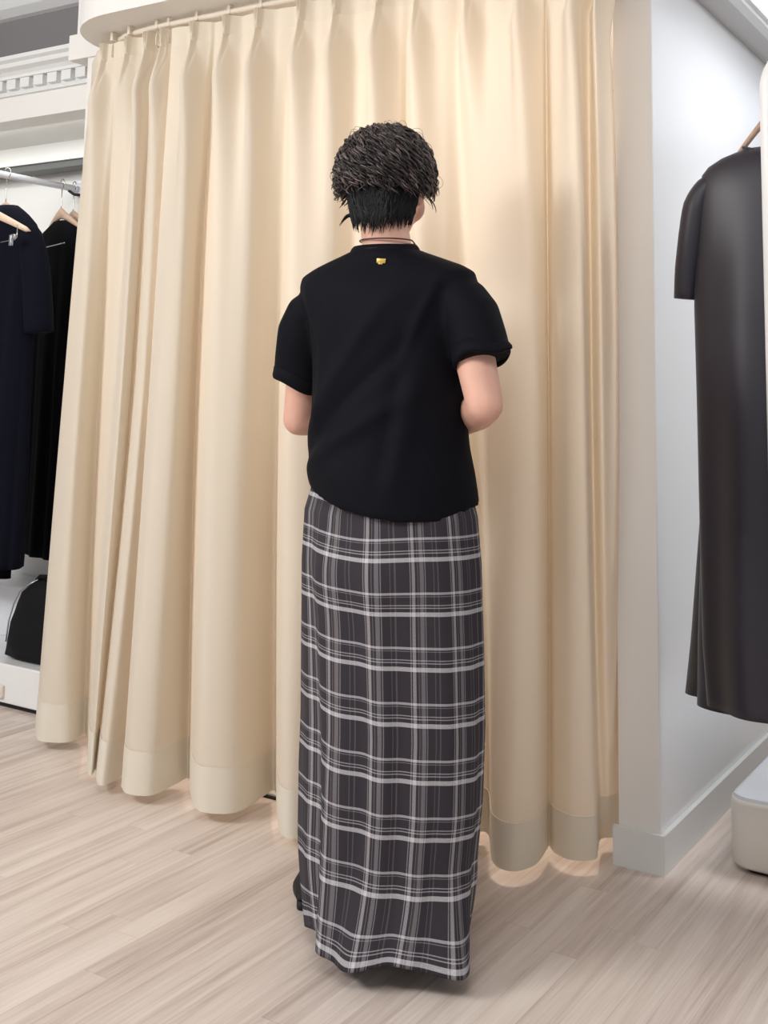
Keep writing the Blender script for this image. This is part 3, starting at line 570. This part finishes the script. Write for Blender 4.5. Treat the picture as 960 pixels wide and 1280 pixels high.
def garment(loc, phi, prof, m, name, label, cat, depth=.075, folds=9, famp=.010, sleeves=None, group=None, hem_f=None, parts=()):
    """prof: (z, left half width, right half width, half depth)"""
    fr_ = frame(loc, phi); root = thing(name, (loc[0], loc[1], prof[-1][0]), label, cat, group)
    n = 96; P = np.array(prof); zz_ = np.linspace(P[0, 0], P[-1, 0], 70); rings = []
    for z in zz_:
        l, r, d = (np.interp(-z, -P[:, 0], P[:, i]) for i in (1, 2, 3)); k = (P[0, 0]-z)/(P[0, 0]-P[-1, 0]); ring = []
        for j in range(n):
            a = 2*math.pi*j/n; u = (r if math.cos(a) > 0 else l)*math.cos(a); v = d*math.copysign(abs(math.sin(a))**.8, math.sin(a))
            f = famp*min(1, k*1.6)*(math.sin(folds*a+1.3)+.5*math.sin((folds*2-3)*a+2*k)); 
            zo = (hem_f(a)*max(0, (k-.8)/.2) if hem_f else 0)
            ring.append(fr_(u*(1+.3*f/.2), v+f*math.copysign(1, math.sin(a))*(.5+.5*abs(math.sin(a))), z+zo))
        rings.append(ring)
    MB().loft(rings).build('garment_body', m, root)
    for s in (sleeves or []):
        pts = catmull([(u, 0, z) for u, z in s[0]], 4); rr_ = np.interp(np.linspace(0, 1, len(pts)), np.linspace(0, 1, len(s[1])), s[1])
        bb = MB(); bb.tube([fr_(u, -.004, z) for u, _, z in pts], rr_, 24, flat=.9)
        bb.build('sleeve', m, root)
    for pn, pm, fn in parts: fn(fr_).build(pn, pm, root)
    return root
# right: rack with a charcoal dress
DY_ = 2.72
t = thing('garment_rack', (-.45, 3.1, .16), 'white rounded garment rack upright at the right edge in front of the charcoal dress', 'garment rack')
px_ = ony(950, 140, 2.58)[0]+.021
pts = [(px_, 2.58, .0), (px_, 2.58, 1.785)]+[(px_+.07*(1-math.cos(a)), 2.58, 1.785+.085*math.sin(a)) for a in np.linspace(.15, math.pi/2, 9)]+[(-.3, 2.58, 1.87), (-.05, 2.58, 1.87), (.02, 2.58, 1.785), (.02, 2.58, .0)]
MB().tube(pts, .021, 16).build('upright_frame', MRACK, t)
hx = ony(988, 170, DY_)[0]
MB().tube([(hx, 2.595, 1.85), (hx, 2.78, 1.85)], .010, 12).build('peg_rail', MMET, t)
hz = ony(952, 163, DY_)[2]
hanger((hx, DY_), 1.861, hz+.088, 0, 'wooden coat hanger inside the charcoal dress at the right edge', MWOOD, .16, .17, .010, hgt=.030)
c0 = hx
def L(px, py): return c0-ony(px, py, DY_)[0]
prof = [(ony(930, 185, DY_)[2]-.004, L(930, 185), .16, .022), (ony(905, 197, DY_)[2], L(905, 197), .20, .034), (ony(880, 214, DY_)[2], L(880, 213), .24, .044), (ony(872, 235, DY_)[2], L(874, 235), .25, .05), (ony(869, 380, DY_)[2], L(869, 380), .255, .07), (ony(874, 500, DY_)[2], L(873, 500), .25, .08), (ony(878, 640, DY_)[2], L(877, 640), .26, .09), (ony(884, 800, DY_)[2], L(882, 800), .28, .105), (ony(889, 878, DY_)[2], L(888, 885), .30, .10)]
def back_tail(fr_):
    bb = MB(); rings = []
    for (py, pl) in ((560, 884), (640, 874), (720, 868), (800, 862), (866, 855)):
        z = ony(pl, py, DY_+.06)[2]; l = c0-ony(pl, py, DY_+.06)[0]
        rings.append([fr_(-l+.24*(1-math.cos(a))*.5+0, .065+.028*math.sin(a)+.004*math.cos(5*a), z) for a in np.linspace(0, 2*math.pi, 40, endpoint=False)])
    return bb.loft(rings)
def mid_tail(fr_):
    bb = MB(); rings = []
    for (py, pl) in ((600, 880), (700, 875), (800, 872), (880, 871)):
        z = ony(pl, py, DY_+.02)[2]; l = c0-ony(pl, py, DY_+.02)[0]
        rings.append([fr_(-l+.20*(1-math.cos(a))*.5, .025+.05*math.sin(a), z) for a in np.linspace(0, 2*math.pi, 40, endpoint=False)])
    return bb.loft(rings)
def piping(fr_):
    bb = MB(); z = prof[0][0]; bb.tube([fr_(-prof[0][1]+.0+.30*q, -.022*math.sin(math.pi*min(1, q*1.2+.1))-.004, z+.004-.035*math.sin(math.pi*min(.5, q))) for q in np.linspace(0, .6, 12)], .0035, 8); return bb
SLV = [(-L(x, y), ony(x, y, DY_)[2]) for x, y in ((900, 222), (884, 234), (872, 258), (866, 295), (860, 338), (857, 374))]
garment((c0, DY_), 0, prof, MCHAR, 'dress', 'long charcoal short-sleeved dress hanging on the white rack at the right edge', 'dress', folds=6, famp=.007, sleeves=[(SLV, (.014, .026, .033, .033, .030, .0265))], parts=[('back_hem', MCHARB, back_tail), ('side_hem', MCHAR, mid_tail), ('neck_piping', MCHAR, piping)])
t = thing('display_plinth', (-.45, 3.2, 0), 'low white rounded-corner display plinth on the floor at the lower right', 'display plinth')
def rrect(x0, y0, x1, y1, r, z, k=6):
    P = []
    for (cx, cy, a0) in ((x1-r, y1-r, 0), (x0+r, y1-r, 90), (x0+r, y0+r, 180), (x1-r, y0+r, 270)):
        for i in range(k+1): a = math.radians(a0+90*i/k); P.append((cx+r*math.cos(a), cy+r*math.sin(a), z))
    return P
X0, Y0, X1, Y1 = -.832, 2.846, .1, 3.85
MB().loft([rrect(X0+i, Y0+i, X1-i, Y1-i, .05-i, z) for z, i in ((.014, .008), (.022, 0), (.155, 0), (.165, .003))]).build('base', MPLIN, t)
MB().loft([rrect(X0+i, Y0+i, X1-i, Y1-i, .05-i, z) for z, i in ((.162, .004), (.172, .008), (.174, .014))]).build('top', MPLTOP, t, False)
MB().loft([rrect(X0+.03, Y0+.03, X1-.03, Y1-.03, .03, z) for z in (0, .016)]).build('toe_kick', MGAP, t, False)
# left: rail, hangers, garments, bag
RLX = -3.545; ZR = 1.885
t = thing('clothes_rail', (RLX, 3.0, ZR), 'white wall-mounted clothes rail inside the alcove at the left', 'clothes rail')
MB().tube([(RLX, 2.45, ZR), (RLX, 3.246, ZR)], .0135, 16).build('rail', MRAIL, t)
MB().tube([(RLX, 3.236, ZR), (RLX, 3.25, ZR)], .03, 20).build('wall_flange', MRAIL, t, False)
b = MB(); b.tube([(RLX+.055, 3.25, ZR-.03), (RLX+.02, 3.2, ZR-.028), (RLX, 3.19, ZR-.012)], .006, 8); b.build('bracket', MGAP, t)
hA = onx(8, 240, RLX); hC = onx(77, 250, RLX); hD = onx(92, 252, RLX); hB = np.array([RLX, 2.70, 0])
zA = onx(8, 254, RLX)[2]; zC = onx(76, 263, RLX)[2]; zD = onx(92, 266, RLX)[2]
hanger((RLX, hA[1]), ZR+.0135, zA, math.radians(0), 'wooden coat hanger in the navy dress at the far left of the rail', MWOOD, .14, .07)
hanger((RLX, hC[1]), ZR+.0135, zC, math.radians(-20), 'brown wooden coat hanger above the black garment, left of the curtain edge', MWOOD, .20, .085, .010, hgt=.036)
hanger((RLX, hD[1]), ZR+.0135, zD, math.radians(-20), 'wooden coat hanger half hidden by the curtain, last on the rail', MWOOD, .20, .085, .010, hgt=.036)
pB = onx(30, 288, RLX+.215); hb = hanger((RLX, pB[1]), ZR+.0135, pB[2]+.098, 0, 'pale wooden coat hanger with a metal clip in front of the navy dress', MWOOD2, .22, .085, .013, hgt=.038)
cp = ony(15, 297, pB[1]-.02)
cl = MB(); cl.box((cp[0]-.010, cp[1]-.006, cp[2]-.03), (cp[0]+.002, cp[1]+.006, cp[2]+.01), .002); cl.box((cp[0]-.004, cp[1]-.004, cp[2]-.006), (cp[0]+.018, cp[1]+.004, cp[2]+.012), .002); cl.build('clip', MCHROME, hb)
cl = MB(); cl.tube([(cp[0]+.026, cp[1], cp[2]+.045), (cp[0]+.026, cp[1], cp[2]+.0), (cp[0]+.018, cp[1], cp[2]-.008), (cp[0]-.06, cp[1], cp[2]-.014)], .0018, 6); cl.build('wire', MMET, hb)
zt = onx(8, 258, RLX)[2]
garment((RLX, hA[1]), 0, [(zt, .06, .06, .03), (zt-.03, .12, .11, .045), (zt-.075, .17, .165, .055), (zt-.12, .20, .19, .06), (1.25, .20, .175, .075), (.9, .205, .17, .085), (.5, .215, .17, .09), (.435, .215, .165, .09)], MNAVY, 'dress', 'navy short-sleeved dress hanging at the far left of the rail', 'dress', famp=.008,
        sleeves=[([(.09, zt-.075), (.15, zt-.13), (.19, zt-.25), (.215, 1.38), (.228, 1.285)], (.03, .050, .056, .056, .056))], parts=[('lining_hem', MBLACK, lambda f: MB().loft([[f(-.01+.145*math.cos(a), .045*math.sin(a), z) for a in np.linspace(0, 2*math.pi, 40, endpoint=False)] for z in (.6, .40)]))])
garment((RLX, hC[1]), math.radians(-20), [(zC-.045, .05, .06, .02), (zC-.085, .17, .17, .035), (zC-.14, .205, .205, .045), (1.2, .21, .21, .06), (.8, .215, .215, .06), (.47, .215, .215, .065), (.445, .21, .21, .065)], MBLACK, 'dress', 'black dress hanging on the brown hanger beside the curtain edge', 'dress', famp=.008,
        parts=[('waist_cord', MCHROME, lambda f: MB().tube([f(u, -.060, zC-.155+.006*u) for u in np.linspace(-.17, .20, 9)], .0022, 6))])
# bag on the platform
bp = [ony(*p, 2.86) for p in [(12, 817), (29, 740), (45, 726)]]
t = thing('backpack', (-3.2, 2.88, .146), 'black soft fabric bag standing on the white platform beside the curtain', 'bag')
rings = []
for (z, l, r, d, rnd) in ((.149, -3.335, -3.06, .05, .6), (.156, -3.362, -3.045, .062, .55), (.20, -3.352, -3.045, .066, .5), (.27, -3.335, -3.05, .062, .5), (.33, -3.318, -3.06, .055, .5), (.372, -3.305, -3.07, .045, .55), (.395, -3.275, -3.08, .034, .6), (.415, -3.245, -3.10, .020, .7), (.420, -3.235, -3.11, .012, .8)):
    c = (l+r)/2; rings.append([(c+(r-l)/2*math.copysign(abs(math.cos(a))**rnd, math.cos(a))+.003*math.sin(7*a+z*60), 2.875+d*math.copysign(abs(math.sin(a))**rnd, math.sin(a))+.003*math.sin(5*a+z*40), z) for a in np.linspace(0, 2*math.pi, 48, endpoint=False)])
MB().loft(rings).build('body', MBAG, t)
MB().tube([(-3.345, 2.828, .20), (-3.334, 2.826, .27), (-3.318, 2.83, .33), (-3.303, 2.84, .372), (-3.27, 2.85, .398), (-3.235, 2.862, .418)], .003, 6).build('zip', MCHROME, t)
MB().tube([(-3.25, 2.87, .415), (-3.225, 2.862, .430), (-3.19, 2.865, .432), (-3.165, 2.87, .418)], .007, 8).build('carry_handle', MBAG, t)
